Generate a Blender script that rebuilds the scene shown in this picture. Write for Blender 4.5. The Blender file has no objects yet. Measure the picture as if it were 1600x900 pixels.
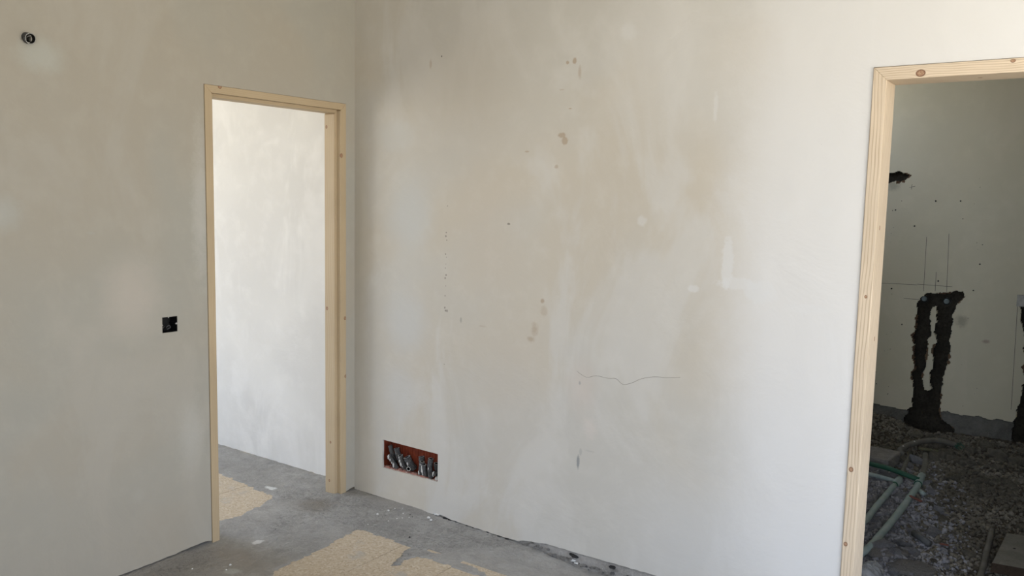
import bpy, bmesh, math, random
import numpy as np
from mathutils import Matrix, Vector, noise as MN

SC = bpy.context.scene
COL = SC.collection
random.seed(7); RNG = np.random.default_rng(7)

# ------------------------------------------------------------------ camera
CAMP = (3.2997, -3.2066, 1.6426); YAW, PITCH, ROLL, FPX = .6115, .107, .0212, 1298.6
def cam_axes():
    f = Vector((-math.sin(YAW)*math.cos(PITCH), math.cos(YAW)*math.cos(PITCH), -math.sin(PITCH)))
    r = Vector((math.cos(YAW), math.sin(YAW), 0)); u = r.cross(f)
    c, s = math.cos(ROLL), math.sin(ROLL)
    return c*r+s*u, -s*r+c*u, f
cr, cu, cf = cam_axes()
cd = bpy.data.cameras.new('camera'); cam = bpy.data.objects.new('camera', cd); COL.objects.link(cam)
cd.sensor_width = 36; cd.lens = 36*FPX/1600; cd.clip_start = .02; cd.clip_end = 200
cam.matrix_world = Matrix(((cr.x, cu.x, -cf.x, CAMP[0]), (cr.y, cu.y, -cf.y, CAMP[1]), (cr.z, cu.z, -cf.z, CAMP[2]), (0, 0, 0, 1)))
SC.camera = cam

# ------------------------------------------------------------------ sky, daylight through the openings, exposure
SC.view_settings.view_transform = 'Standard'; SC.view_settings.look = 'None'
SC.view_settings.gamma = 1; SC.view_settings.use_curve_mapping = False
SC.view_settings.exposure = .55
try: SC.cycles.diffuse_bounces = 8; SC.cycles.max_bounces = 12
except Exception: pass
W = bpy.data.worlds.new('daylight'); SC.world = W; W.use_nodes = True
wn = W.node_tree; wn.nodes.clear()
wo = wn.nodes.new('ShaderNodeOutputWorld'); wb = wn.nodes.new('ShaderNodeBackground')
tc = wn.nodes.new('ShaderNodeTexCoord'); sx = wn.nodes.new('ShaderNodeSeparateXYZ'); wr = wn.nodes.new('ShaderNodeValToRGB')
mr = wn.nodes.new('ShaderNodeMapRange'); mr.inputs[1].default_value = -1; mr.inputs[2].default_value = 1
wn.links.new(tc.outputs['Generated'], sx.inputs[0]); wn.links.new(sx.outputs[2], mr.inputs[0]); wn.links.new(mr.outputs[0], wr.inputs[0])
wn.links.new(wr.outputs[0], wb.inputs[0]); wn.links.new(wb.outputs[0], wo.inputs[0])
e = wr.color_ramp.elements
e[0].position = 0; e[0].color = (.98, .90, .77, 1); e[1].position = .49; e[1].color = (1.0, .93, .82, 1)
for p, c in ((.51, (.82, .88, .98, 1)), (.75, (.62, .74, .98, 1)), (1, (.48, .62, .94, 1))):
    k = wr.color_ramp.elements.new(p); k.color = c
WORLD_STRENGTH = 6.0
wb.inputs[1].default_value = WORLD_STRENGTH

def portal(name, loc, rot, sx_, sy_):
    l = bpy.data.lights.new(name, 'AREA'); l.shape = 'RECTANGLE'; l.size = sx_; l.size_y = sy_
    l.cycles.is_portal = True
    o = bpy.data.objects.new(name, l); COL.objects.link(o); o.location = loc; o.rotation_euler = rot
    return o
PI = math.pi
# openings (shared with the walls below)
XR, YB, HC = 4.7, -4.7, 2.95                    # main room: x 0..XR, y YB..0
PATIO = (-1.85, -.35, .02, 2.4)                  # y0,y1,z0,z1 in the wall at x=XR
BACKW = (2.9, 4.6, .75, 2.75)                     # x0,x1,z0,z1 in the wall at y=YB
HX, HY = -2.7, -3.4                             # hall beyond the left doorway
HALLW = (-2.65, -.9, .35, 2.5)                   # y0,y1,z0,z1 in the hall's wall at x=HX
portal('patio_daylight', (XR+.16, (PATIO[0]+PATIO[1])/2, (PATIO[2]+PATIO[3])/2), (0, PI/2, 0), PATIO[3]-PATIO[2], PATIO[1]-PATIO[0])
portal('back_window_daylight', ((BACKW[0]+BACKW[1])/2, YB-.16, (BACKW[2]+BACKW[3])/2), (PI/2, 0, 0), BACKW[1]-BACKW[0], BACKW[3]-BACKW[2])
BATHW_ADDED = (2.05, 3.38, 2.24, 2.68)                      # unseen window added in the bathroom's left side wall, to light the far wall
portal('bathroom_added_daylight', (.94, (BATHW_ADDED[0]+BATHW_ADDED[1])/2, (BATHW_ADDED[2]+BATHW_ADDED[3])/2), (0, -PI/2, 0), BATHW_ADDED[3]-BATHW_ADDED[2], BATHW_ADDED[1]-BATHW_ADDED[0])
portal('hall_daylight', (HX-.16, (HALLW[0]+HALLW[1])/2, (HALLW[2]+HALLW[3])/2), (0, -PI/2, 0), HALLW[3]-HALLW[2], HALLW[1]-HALLW[0])

# ------------------------------------------------------------------ helpers
def new_mat(name, rough=.85):
    m = bpy.data.materials.new(name); m.use_nodes = True
    b = m.node_tree.nodes['Principled BSDF']; b.inputs['Roughness'].default_value = rough
    b.inputs['Specular IOR Level'].default_value = .3
    return m
class NT:
    def __init__(s, m):
        s.m = m; s.t = m.node_tree; s.b = s.t.nodes['Principled BSDF']
        s.tc = s.t.nodes.new('ShaderNodeTexCoord'); s.P = s.tc.outputs['Object']
    def n(s, k): return s.t.nodes.new(k)
    def put(s, i, v):
        if hasattr(v, 'is_linked') or hasattr(v, 'links'): s.t.links.new(v, i)
        elif isinstance(v, tuple) and len(v) == 3 and i.type == 'RGBA': i.default_value = (*v, 1)
        else: i.default_value = v
    def math(s, op, a, b=0., c=None, clamp=False):
        x = s.n('ShaderNodeMath'); x.operation = op; x.use_clamp = clamp
        s.put(x.inputs[0], a); s.put(x.inputs[1], b)
        if c is not None: s.put(x.inputs[2], c)
        return x.outputs[0]
    def vm(s, op, a, b=None, c=None):
        x = s.n('ShaderNodeVectorMath'); x.operation = op; s.put(x.inputs[0], a)
        if b is not None: s.put(x.inputs[1], b)
        if c is not None: s.put(x.inputs[2], c)
        return x.outputs['Value'] if op == 'LENGTH' else x.outputs[0]
    def noise(s, scale, detail=3., rough=.5, vec=None, dist=0., col=False):
        x = s.n('ShaderNodeTexNoise'); s.put(x.inputs['Vector'], s.P if vec is None else vec)
        x.inputs['Scale'].default_value = scale; x.inputs['Detail'].default_value = detail
        x.inputs['Roughness'].default_value = rough; x.inputs['Distortion'].default_value = dist
        return x.outputs['Color' if col else 'Fac']
    def voro(s, scale, feat='F1', out='Distance', vec=None):
        x = s.n('ShaderNodeTexVoronoi'); x.feature = feat; s.put(x.inputs['Vector'], s.P if vec is None else vec)
        x.inputs['Scale'].default_value = scale; return x.outputs[out]
    def mr(s, v, a, b, c=0., d=1., smooth=False):
        x = s.n('ShaderNodeMapRange'); s.put(x.inputs[0], v)
        for i, q in enumerate((a, b, c, d)): s.put(x.inputs[i+1], q)
        if smooth: x.interpolation_type = 'SMOOTHSTEP'
        return x.outputs[0]
    def mix(s, f, a, b):
        x = s.n('ShaderNodeMix'); x.data_type = 'RGBA'
        s.put(x.inputs[0], f); s.put(x.inputs[6], a); s.put(x.inputs[7], b); return x.outputs[2]
    def scl(s, v, k): return s.vm('MULTIPLY', s.P if v is None else v, k)
    def bump(s, h, dist, strength=1., normal=None):
        x = s.n('ShaderNodeBump'); s.put(x.inputs['Height'], h); x.inputs['Distance'].default_value = dist
        x.inputs['Strength'].default_value = strength
        if normal is not None: s.t.links.new(normal, x.inputs['Normal'])
        return x.outputs[0]
    def sep(s, v=None):
        x = s.n('ShaderNodeSeparateXYZ'); s.put(x.inputs[0], s.P if v is None else v); return x.outputs
    def blobs(s, col, L, wob, axis=0, av=2):
        """stains, and tones painted for light and shade: (c_horizontal, c_z, r_h, r_z, colour, strength, softness)"""
        for (ch, cz, rh, rz, c, st, so) in L:
            inv = [0., 0., 0.]; inv[axis] = 1/rh; inv[av] = 1/rz
            off = [0., 0., 0.]; off[axis] = -ch/rh; off[av] = -cz/rz
            d = s.vm('LENGTH', s.vm('MULTIPLY_ADD', s.P, tuple(inv), tuple(off)))
            d = s.math('MULTIPLY_ADD', wob, min(1., .045/min(rh, rz)), d)
            col = s.mix(s.mr(d, 1.0, 1.0-so, 0., st, True), col, c)
        return col
    def done(s, col, normal=None):
        s.put(s.b.inputs['Base Color'], col)
        if normal is not None: s.t.links.new(normal, s.b.inputs['Normal'])
        return s.m

def link_mesh(name, verts, faces, mats, parent=None, fm=None, smooth=False, kind=None):
    me = bpy.data.meshes.new(name); me.from_pydata([tuple(map(float, v)) for v in verts], [], [tuple(f) for f in faces])
    for m in (mats if isinstance(mats, (list, tuple)) else [mats]): me.materials.append(m)
    if fm is not None: me.polygons.foreach_set('material_index', list(map(int, fm)))
    if smooth: me.polygons.foreach_set('use_smooth', [True]*len(me.polygons))
    me.update()
    o = bpy.data.objects.new(name, me); COL.objects.link(o)
    if parent: o.parent = parent
    if kind: o['kind'] = kind
    return o
def empty(name, loc=(0, 0, 0), kind=None):
    o = bpy.data.objects.new(name, None); COL.objects.link(o); o.location = loc; o.empty_display_size = .1
    if kind: o['kind'] = kind
    return o
def tag(o, label, cat=None, group=None):
    o['label'] = label
    if cat: o['category'] = cat
    if group: o['group'] = group
    return o
def box(name, a, b, m, parent=None, kind=None, bevel=0., rough=0.):
    (x0, y0, z0), (x1, y1, z1) = a, b
    v = [(x0,y0,z0),(x1,y0,z0),(x1,y1,z0),(x0,y1,z0),(x0,y0,z1),(x1,y0,z1),(x1,y1,z1),(x0,y1,z1)]
    f = [(0,3,2,1),(4,5,6,7),(0,1,5,4),(1,2,6,5),(2,3,7,6),(3,0,4,7)]
    o = link_mesh(name, v, f, m, parent, kind=kind)
    if bevel:
        md = o.modifiers.new('bevel', 'BEVEL'); md.width = bevel; md.segments = 2
    return o
def fbm(x, y, sc, seed=0, oct=4):
    return sum(MN.noise(Vector((x*sc*2**k+seed, y*sc*2**k, seed*1.7)))*.5**k for k in range(oct))
def tube_vf(path, r, n=12, cap=True, rings=None, closed_flat=1.0, off=0):
    """swept tube; r number or list; returns verts, faces"""
    P = [Vector(p) for p in path]; V = []; F = []
    up = Vector((0, 0, 1)); prev = None
    for i, p in enumerate(P):
        t = (P[min(i+1, len(P)-1)]-P[max(i-1, 0)]).normalized()
        if prev is None:
            a = t.cross(up if abs(t.z) < .9 else Vector((1, 0, 0))).normalized()
        else:
            a = (prev-t*prev.dot(t)).normalized()
        prev = a; b = t.cross(a)
        rr = r[i] if isinstance(r, (list, tuple)) else r
        for k in range(n):
            th = 2*PI*k/n; V.append(p+a*math.cos(th)*rr+b*math.sin(th)*rr*closed_flat)
    for i in range(len(P)-1):
        for k in range(n):
            F.append((off+i*n+k, off+i*n+(k+1) % n, off+(i+1)*n+(k+1) % n, off+(i+1)*n+k))
    if cap:
        F.append(tuple(off+k for k in range(n))[::-1]); F.append(tuple(off+(len(P)-1)*n+k for k in range(n)))
    return V, F
def spline(pts, k=8):
    P = [Vector(p) for p in pts]; out = []
    for i in range(len(P)-1):
        p0 = P[max(i-1, 0)]; p1 = P[i]; p2 = P[i+1]; p3 = P[min(i+2, len(P)-1)]
        for j in range(k):
            t = j/k
            out.append(.5*((2*p1)+(p2-p0)*t+(2*p0-5*p1+4*p2-p3)*t*t+(3*p1-p0-3*p2+p3)*t*t*t))
    out.append(P[-1]); return out
def tube(name, path, r, m, parent=None, n=14, smooth=True, flat=1.0):
    V, F = tube_vf(path, r, n, True, closed_flat=flat)
    return link_mesh(name, V, F, m, parent, smooth=smooth)
def hollow(path, r, ri, n=14):
    """open-ended pipe: outer wall, rim and a dark bore 1.5 r deep"""
    V, F = tube_vf(path, r, n, False)
    P = [Vector(p) for p in path]; t = (P[-1]-P[-2]).normalized(); base = len(V)
    last = V[-n:]
    c = P[-1]
    V += [c+(v-c)*(ri/(r[-1] if isinstance(r, list) else r)) for v in last]
    V += [c-t*ri*3+(v-c)*(ri/(r[-1] if isinstance(r, list) else r)) for v in last]
    o = base-n
    for k in range(n):
        k2 = (k+1) % n
        F.append((o+k, o+k2, base+k2, base+k)); F.append((base+k, base+k2, base+n+k2, base+n+k))
    F.append(tuple(base+n+k for k in range(n))); F.append(tuple(range(n))[::-1])
    nb = (len(P)-1)*n
    fm = [0]*nb+[1, 2]*n+[2, 0]  # bore faces get a black material that paints their inner shade
    return V, F, fm

# wall slab with openings; h = horizontal axis (0: x, 1: y); face = coordinate of the seen face, back = of the far face
def slab(name, h, h0, h1, face, back, zbot, ztop, holes, m, kind='structure', step=None, parent=None, extra=()):
    zb = zbot if callable(zbot) else (lambda q: zbot)
    cuts = {h0, h1}
    for (a, b, lo, hi) in holes: cuts |= {a, b}
    cuts = sorted(cuts); us = []
    for a, b in zip(cuts, cuts[1:]):
        k = max(1, int(round((b-a)/step))) if step else 1
        us += [a+(b-a)*i/k for i in range(k)]
    us.append(h1)
    V = []; F = []
    def P(u, d, z): V.append((u, d, z) if h == 0 else (d, u, z)); return len(V)-1
    def quad(p): F.append(p)
    def ev(f, u): return f(u) if callable(f) else f
    for u0, u1 in zip(us, us[1:]):
        mid = (u0+u1)/2; hs = sorted([x for x in holes if x[0] < mid < x[1]], key=lambda x: ev(x[2], mid))
        lo = zb
        segs = []
        for (a, b, zl, zh) in hs:
            segs.append((lo, zl)); lo = zh
        segs.append((lo, ztop))
        for (la, ha) in segs:
            a0, a1, b0, b1 = ev(la, u0), ev(la, u1), ev(ha, u0), ev(ha, u1)
            if b0 - a0 < 1e-4 and b1-a1 < 1e-4: continue
            f = [P(u0, face, a0), P(u1, face, a1), P(u1, face, b1), P(u0, face, b0)]
            g = [P(u0, back, a0), P(u1, back, a1), P(u1, back, b1), P(u0, back, b0)]
            quad(f); quad(g[::-1]); quad([f[1], f[0], g[0], g[1]]); quad([f[3], f[2], g[2], g[3]])
    for u in (h0, h1): quad([P(u, face, ev(zb, u)), P(u, back, ev(zb, u)), P(u, back, ztop), P(u, face, ztop)])
    for (a, b, zl, zh) in holes:
        for u in (a, b):
            if h0 < u < h1: quad([P(u, face, ev(zl, u)), P(u, back, ev(zl, u)), P(u, back, ev(zh, u)), P(u, face, ev(zh, u))])
    o = link_mesh(name, V, F, m, parent, kind=kind)
    bm = bmesh.new(); bm.from_mesh(o.data); bmesh.ops.remove_doubles(bm, verts=bm.verts, dist=1e-5)
    bmesh.ops.recalc_face_normals(bm, faces=bm.faces); bm.to_mesh(o.data); bm.free()
    return o

# ------------------------------------------------------------------ materials
def plaster(name, c1, c2, c3, axis, blobs=(), s1=1.1):
    m = new_mat(name, .9); t = NT(m)
    big = t.noise(s1, 2., .5, dist=.6)
    st = t.noise(2.6, 4., .6, vec=t.scl(None, (1., 1., .45)), dist=.8)
    sm = t.noise(9., 5., .6)
    col = t.mix(t.mr(big, .36, .62, 0, 1, True), c1, c2)
    col = t.mix(t.mr(st, .5, .66, 0, .75, True), col, c3)
    col = t.mix(t.mr(sm, .45, .75, 0, .22, True), col, tuple(min(1, x*1.13) for x in c3))
    wob = t.math('ADD', t.math('MULTIPLY_ADD', t.noise(14., 4., .7), 1.3, -.65), t.math('MULTIPLY_ADD', t.noise(70., 2., .6), .5, -.25))
    col = t.blobs(col, blobs, wob, axis)
    # pin holes and faint grit
    v = t.voro(26.); pit = t.mr(v, .035, .02, 0, 1); gate = t.mr(t.noise(5., 1.), .62, .66, 0, .55)
    col = t.mix(t.math('MULTIPLY', pit, gate), col, (.2, .18, .15))
    h = t.math('ADD', t.math('MULTIPLY', t.noise(3.2, 5., .55, dist=.5), 1.), t.math('MULTIPLY', t.noise(160., 2., .6), .012))
    h = t.math('SUBTRACT', h, t.math('MULTIPLY', pit, .02))
    return t.done(col, t.bump(h, .02, .35))
def cement(name, c1, c2, sc=1., bumpd=.012, white=0., blobs=()):
    m = new_mat(name, .92); t = NT(m)
    a = t.noise(2.2*sc, 4., .6, dist=1.); b = t.noise(13*sc, 5., .65); c = t.noise(70*sc, 3., .6)
    col = t.mix(t.mr(a, .35, .65, 0, 1, True), c1, c2)
    col = t.mix(t.mr(b, .42, .7, 0, .35, True), col, tuple(x*.62 for x in c1))
    col = t.mix(t.mr(c, .5, .75, 0, .3, True), col, tuple(min(1, x*1.35) for x in c2))
    if white:
        col = t.mix(t.math('MULTIPLY', t.mr(t.voro(34.), .05, .02, 0, 1), t.mr(t.noise(2.5, 1.), .58, .62, 0, white)), col, (.7, .7, .68))
    rough = t.mr(t.noise(1.7*sc, 2.), .45, .6, .25, 1.)
    sk = t.noise(26*sc, 4., .75, vec=t.scl(None, (1., .55, 1.)), dist=2.)
    col = t.mix(t.math('MULTIPLY', t.mr(sk, .5, .7, 0, .75), rough), col, tuple(min(1, x*1.3) for x in c2))
    if blobs: col = t.blobs(col, blobs, t.math('MULTIPLY_ADD', t.noise(22., 4., .7), 1.6, -.8), 0, 1)
    cr = t.noise(30*sc, 5., .72, dist=1.8)
    col = t.mix(t.math('MULTIPLY', t.mr(cr, .47, .36, 0, .6), rough), col, tuple(x*.5 for x in c1))
    h = t.math('ADD', t.math('MULTIPLY', b, .6), t.math('MULTIPLY', t.math('ADD', t.math('MULTIPLY', c, .25), t.math('MULTIPLY', cr, .6)), rough))
    return t.done(col, t.bump(h, bumpd, 1.))
TAN = (.555, .515, .44); GREY = (.545, .53, .485); PALE = (.60, .585, .545)
MARK = (.26, .27, .27); DK = (.07, .055, .045); BRN = (.40, .315, .23); FILL = (.69, .695, .685)
rb = [(.75, 2.15, .6, .6, (.485, .45, .39), .65, 1.), (2.1, .2, .7, .5, (.64, .64, .63), .5, 1.), (.02, 1.3, .14, 1.9, (.46, .425, .35), .75, 1.), (1.85, 2.3, .55, .6, (.66, .65, .62), .6, 1.), (.40, 1.55, .22, .30, (.54, .55, .535), .75, .8), (.38, 1.0, .20, .26, (.55, .56, .55), .7, .8), (.34, .62, .18, .2, (.56, .56, .54), .6, .8),  # broad first patches: real tan, plus corner shade and window brightness painted in
      (.30, 1.95, .17, .12, (.56, .56, .53), .6, .7), (.9, 1.5, .3, .5, (.555, .505, .43), .5, 1.), (1.05, .75, .35, .45, (.55, .51, .445), .5, 1.),
      (1.45, .8, .12, .2, (.60, .53, .47), .5, 1.), (1.5, .62, .05, .07, (.66, .60, .55), .45, .7),
      (2.80, 1.5, .86, 3.0, (.71, .71, .70), .85, .4),  # cleaner plaster at the right, paled further to paint in the window light
      (2.10, 1.40, .030, .12, FILL, .55, .4), (2.15, 1.325, .10, .030, FILL, .5, .4), (2.24, 1.30, .085, .05, FILL, .6, .35), (2.42, 1.25, .09, .02, FILL, .4, .6),
      (1.96, 1.29, .03, .02, FILL, .5, .5), (1.716, 1.561, .03, .03, FILL, .4, .6), (2.02, 2.02, .012, .07, FILL, .4, .6), (1.62, 2.35, .05, .05, FILL, .35, .7),
      (2.32, 1.60, .04, .03, FILL, .4, .6), (2.47, 1.62, .04, .03, FILL, .4, .6),
      (1.441, .452, .011, .040, MARK, .85, .5), (1.452, .502, .010, .022, (.4, .4, .38), .6, .6), (1.50, .515, .03, .006, (.4, .4, .37), .4, .7), (1.437, .82, .008, .012, MARK, .5, .6),
      (1.325, 2.245, .010, .010, BRN, .8, .5), (1.362, 2.25, .012, .016, BRN, .8, .5), (1.39, 2.20, .012, .035, BRN, .5, .7), (1.305, 1.93, .026, .016, BRN, .75, .5), (1.322, 1.905, .02, .02, BRN, .75, .5),
      (1.28, 1.79, .014, .012, BRN, .6, .6), (1.345, 2.045, .015, .004, BRN, .9, .6), (1.30, 2.13, .02, .006, BRN, .4, .6), (1.12, 1.86, .014, .005, BRN, .7, .6),
      (1.225, 1.175, .015, .016, BRN, .8, .6), (1.235, 1.13, .025, .03, BRN, .35, .6), (1.185, 1.04, .028, .05, BRN, .55, .7), (1.165, .99, .03, .02, BRN, .6, .7),
      (.53, 2.30, .010, .03, BRN, .5, .6), (.60, 2.33, .006, .006, DK, .8, .6), (.655, 1.075, .008, .012, DK, .5, .6), (.745, 1.04, .008, .016, (.3, .29, .26), .6, .5),
      (1.025, 1.524, .010, .006, DK, .6, .5), (.88, 1.02, .03, .006, BRN, .3, .6)]
for z, r in ((1.468, .007), (1.45, .008), (1.43, .005), (1.36, .006), (1.345, .004), (1.31, .004), (1.29, .005), (1.255, .007), (1.24, .008), (1.20, .004), (1.15, .006), (1.09, .008), (1.075, .008), (1.6, .004), (.8, .004)):
    rb.append((.646+random.uniform(-.006, .006), z, r*.8, r*.9, (.2, .175, .15), .8, .6))
M_WR = plaster('plaster right wall', TAN, GREY, PALE, 0, rb)
M_WL = plaster('plaster left wall', (.39, .36, .30), (.38, .366, .318), (.413, .39, .338), 1,  # same plaster as the right wall, darkened to stand in for dimmer light
               [(-1.4, .1, .9, .55, (.395, .355, .29), .5, 1.), (-1.62, 2.14, .13, .09, (.46, .48, .44), .5, .8), (-1.78, 1.55, .10, .10, (.45, .47, .45), .4, .8), (-1.45, 1.47, .03, .012, (.4, .4, .37), .4, .8),  # low first patch: warm tone painted in place of warmer light
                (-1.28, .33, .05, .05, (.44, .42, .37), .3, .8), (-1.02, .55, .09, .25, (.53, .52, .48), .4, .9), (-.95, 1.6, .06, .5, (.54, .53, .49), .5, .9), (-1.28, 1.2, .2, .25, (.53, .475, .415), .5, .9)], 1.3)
M_HALL = plaster('plaster hall', (.70, .69, .655), (.64, .63, .60), (.74, .73, .70), 0, [(-.32, .7, .2, .9, (.60, .59, .56), .4, 1.)])
M_CEIL = plaster('plaster ceiling', (.76, .745, .71), (.75, .735, .70), (.78, .765, .73), 0)
M_BATH = plaster('plaster bathroom', (.64, .61, .49), (.62, .60, .48), (.67, .635, .52), 0, [(2.72, .72, .03, .02, (.25, .13, .11), .5, .7), (2.56, .85, .05, .06, (.22, .20, .15), .5, .8), (2.05, 1.8, .08, .06, (.2, .2, .17), .5, .9)])
M_CEM = cement('cement floor', (.29, .283, .265), (.36, .353, .335), 1., .02, .5,
    [(-.375, -.275, .045, .03, (.75, .76, .74), .8, .5), (.166, -.79, .03, .035, (.7, .7, .68), .8, .5), (.02, -.30, .17, .15, (.22, .195, .155), .6, .8), (.35, -1.15, .5, .42, (.29, .262, .22), .6, .7),
     (.28, .0, .3, .12, (.30, .285, .26), .7, .8), (.2, -.95, .22, .1, (.29, .26, .22), .6, .7), (1.3, -.2, .6, .14, (.30, .295, .28), .5, .9), (.33, -1.05, .05, .04, (.42, .42, .38), .6, .6)])
M_CORE = cement('bare render', (.37, .355, .33), (.45, .435, .41), 3., .012)
M_STRIP = cement('bathroom base render', (.14, .14, .13), (.20, .20, .185), 3., .008)

def dirtmat(name, c1, c2, c3, sc=1., grey=None):
    m = new_mat(name, .95); t = NT(m)
    oi = t.n('ShaderNodeObjectInfo').outputs['Random']
    a = t.noise(3*sc, 5., .6); b = t.noise(28*sc, 4., .7); c = t.noise(110*sc, 2.)
    col = t.mix(t.mr(a, .4, .62, 0, 1, True), c1, c2)
    col = t.mix(t.mr(b, .45, .65, 0, .8), col, c3)
    col = t.mix(t.mr(oi, 0, 1, 0, .5), col, c2)
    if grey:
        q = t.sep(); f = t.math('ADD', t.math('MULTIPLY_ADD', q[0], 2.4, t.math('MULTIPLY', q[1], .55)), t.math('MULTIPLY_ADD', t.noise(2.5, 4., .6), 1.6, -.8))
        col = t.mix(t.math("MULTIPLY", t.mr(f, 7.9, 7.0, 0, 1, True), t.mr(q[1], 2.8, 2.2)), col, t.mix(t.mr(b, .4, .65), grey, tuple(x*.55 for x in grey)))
    return t.done(col, t.bump(t.math('ADD', b, t.math('MULTIPLY', c, .4)), .012, .9))
M_DIRT = dirtmat('rubble earth', (.055, .048, .036), (.085, .075, .058), (.035, .03, .024), 1., (.22, .225, .245))  # grey part: real grey rubble with the doorway light painted in
M_STONE_LIT = dirtmat('lit grey rubble stone', (.26, .265, .295), (.37, .38, .42), (.13, .13, .14))  # grey stone, paled to carry the light falling through the doorway
M_STONE_SHADED = dirtmat('shaded brown rubble stone', (.14, .13, .105), (.25, .235, .20), (.07, .063, .05))  # brown stone, kept dark for the shaded back and right
M_MUD = dirtmat('wet mortar in chase', (.035, .032, .025), (.055, .05, .04), (.018, .016, .012), 2.)
M_RIM = dirtmat('chipped brick edge', (.16, .10, .065), (.2, .14, .09), (.09, .06, .04), 3.)
M_BLOCK = cement('concrete block', (.22, .215, .215), (.29, .285, .285), 4., .01)
M_SLAB = cement('dusty board face', (.17, .165, .145), (.21, .205, .185), 2., .004)
M_SLABE = cement('board edge', (.05, .036, .026), (.065, .048, .035), 4., .006)

def terrazzo():
    m = new_mat('old tile', .7); t = NT(m)
    w = t.vm('ADD', t.P, t.scl(t.noise(9., 2., col=True), (.06, .06, .06)))
    c = t.voro(120., out='Color', vec=w); cs = t.sep(c)
    col = t.mix(t.mr(cs[0], 0, 1, 0, 1), (.47, .385, .275), (.55, .47, .36))
    col = t.mix(t.mr(cs[1], .82, .9, 0, .5), col, (.66, .60, .49))
    col = t.mix(t.mr(cs[2], .84, .92, 0, .5), col, (.32, .25, .17))
    col = t.mix(t.mr(t.voro(120., 'DISTANCE_TO_EDGE', vec=w), .09, .03, 0, .15), col, (.40, .33, .24))
    col = t.mix(t.mr(t.noise(6., 5., .65), .56, .72, 0, .7, True), col, (.40, .385, .355))
    return t.done(col, t.bump(t.noise(60., 3.), .004, .6))
M_TILE = terrazzo()

def wood(name, axis, base, dark, knots=(), sc=1., plane=0):
    """long axis 0/1/2; knots (long, cross, r) in object coordinates; cross axis is `plane`"""
    m = new_mat(name, .6); t = NT(m); s = t.sep()
    L = s[axis]; C = s[plane]; O = s[3-axis-plane]
    wob = t.math('MULTIPLY_ADD', t.noise(3.2, 3., .5, vec=t.scl(None, tuple(1. if i != axis else .5 for i in range(3)))), .05, -.025)
    u = t.math('ADD', t.math('ADD', C, t.math('MULTIPLY', O, .55)), wob)
    km = None; kr_ = None
    for (kl, kc, ko, kr) in knots:
        dl = t.math('DIVIDE', t.math('SUBTRACT', L, kl), kr*2.2); dc = t.math('DIVIDE', t.math('SUBTRACT', C, kc), kr*1.6)
        do = t.math('DIVIDE', t.math('SUBTRACT', O, ko), kr*1.2)
        d2 = t.math('ADD', t.math('ADD', t.math('MULTIPLY', dl, dl), t.math('MULTIPLY', dc, dc)), t.math('MULTIPLY', do, do))
        g = t.math('EXPONENT', t.math('MULTIPLY', d2, -1.))
        u = t.math('SUBTRACT', u, t.math('MULTIPLY', t.math('MULTIPLY', dc, g), kr*1.5))
        el = t.math('DIVIDE', t.math('SUBTRACT', L, kl), kr*1.25); ec = t.math('DIVIDE', t.math('SUBTRACT', C, kc), kr)
        eo = t.math('DIVIDE', t.math('SUBTRACT', O, ko), kr)
        dd = t.math('SQRT', t.math('ADD', t.math('ADD', t.math('MULTIPLY', el, el), t.math('MULTIPLY', ec, ec)), t.math('MULTIPLY', eo, eo)))
        k = t.mr(dd, 1.05, .8, 0, 1, True); km = k if km is None else t.math('MAXIMUM', km, k)
        rg = t.mr(t.math('ABSOLUTE', t.math('SUBTRACT', dd, .85)), .25, .05, 0, 1, True); kr_ = rg if 'kr_' not in locals() or kr_ is None else t.math('MAXIMUM', kr_, rg)
    w = t.n('ShaderNodeMath'); w.operation = 'SINE'; t.put(w.inputs[0], t.math('MULTIPLY', u, 2*PI/.0085*sc))
    ring = t.mr(w.outputs[0], .1, 1., 0, 1, True)
    fine = t.noise(240., 2., .6, vec=t.scl(None, tuple(1. if i != axis else .03 for i in range(3))))
    big = t.noise(2.2, 3.)
    col = t.mix(t.mr(big, .35, .65), base, tuple(x*.9 for x in base))
    col = t.mix(t.math('MULTIPLY', ring, t.mr(t.noise(5., 2.), .3, .7, .25, .65)), col, dark)
    col = t.mix(t.mr(fine, .45, .8, 0, .25), col, dark)
    if km is not None: col = t.mix(t.math('MULTIPLY', km, .85), col, t.mix(t.mr(t.noise(260.), .45, .6), (.26, .12, .06), (.42, .27, .16))); col = t.mix(t.math('MULTIPLY', kr_, .8), col, (.15, .065, .035))
    return t.done(col, t.bump(fine, .002, .4))
PB = (.70, .585, .44); PD = (.36, .26, .155)
M_W1V = wood('pine post, dull', 2, (.50, .395, .255), (.42, .31, .185), [(1.85, -.100, .004, .009), (2.0, -.123, -.085, .007), (1.03, -.123, -.085, .008), (.98, -.075, .004, .008), (.66, -.072, .004, .007), (.29, -.123, -.06, .006), (.07, -.123, -.07, .006)], 1., 1)
M_W1H = wood('pine head, dull', 1, (.50, .395, .255), (.42, .31, .185), [(-.84, 2.117, .004, .008), (-.56, 2.087, -.015, .006), (-.36, 2.087, -.015, .006)], 1., 2)
M_W2V = wood('pine post, bright', 2, PB, (.36, .26, .16), [(1.565, 2.648, .05, .007), (1.315, 2.628, -.005, .005), (.665, 2.617, -.005, .008), (.375, 2.615, -.005, .007), (1.15, 2.648, .09, .007)], .75, 0)
M_W2H = wood('pine head, bright', 0, PB, (.36, .26, .16), [(2.757, 2.103, -.005, .0125), (3.03, 2.124, -.005, .006), (2.93, 2.087, .08, .006)], 1., 2)

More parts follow.
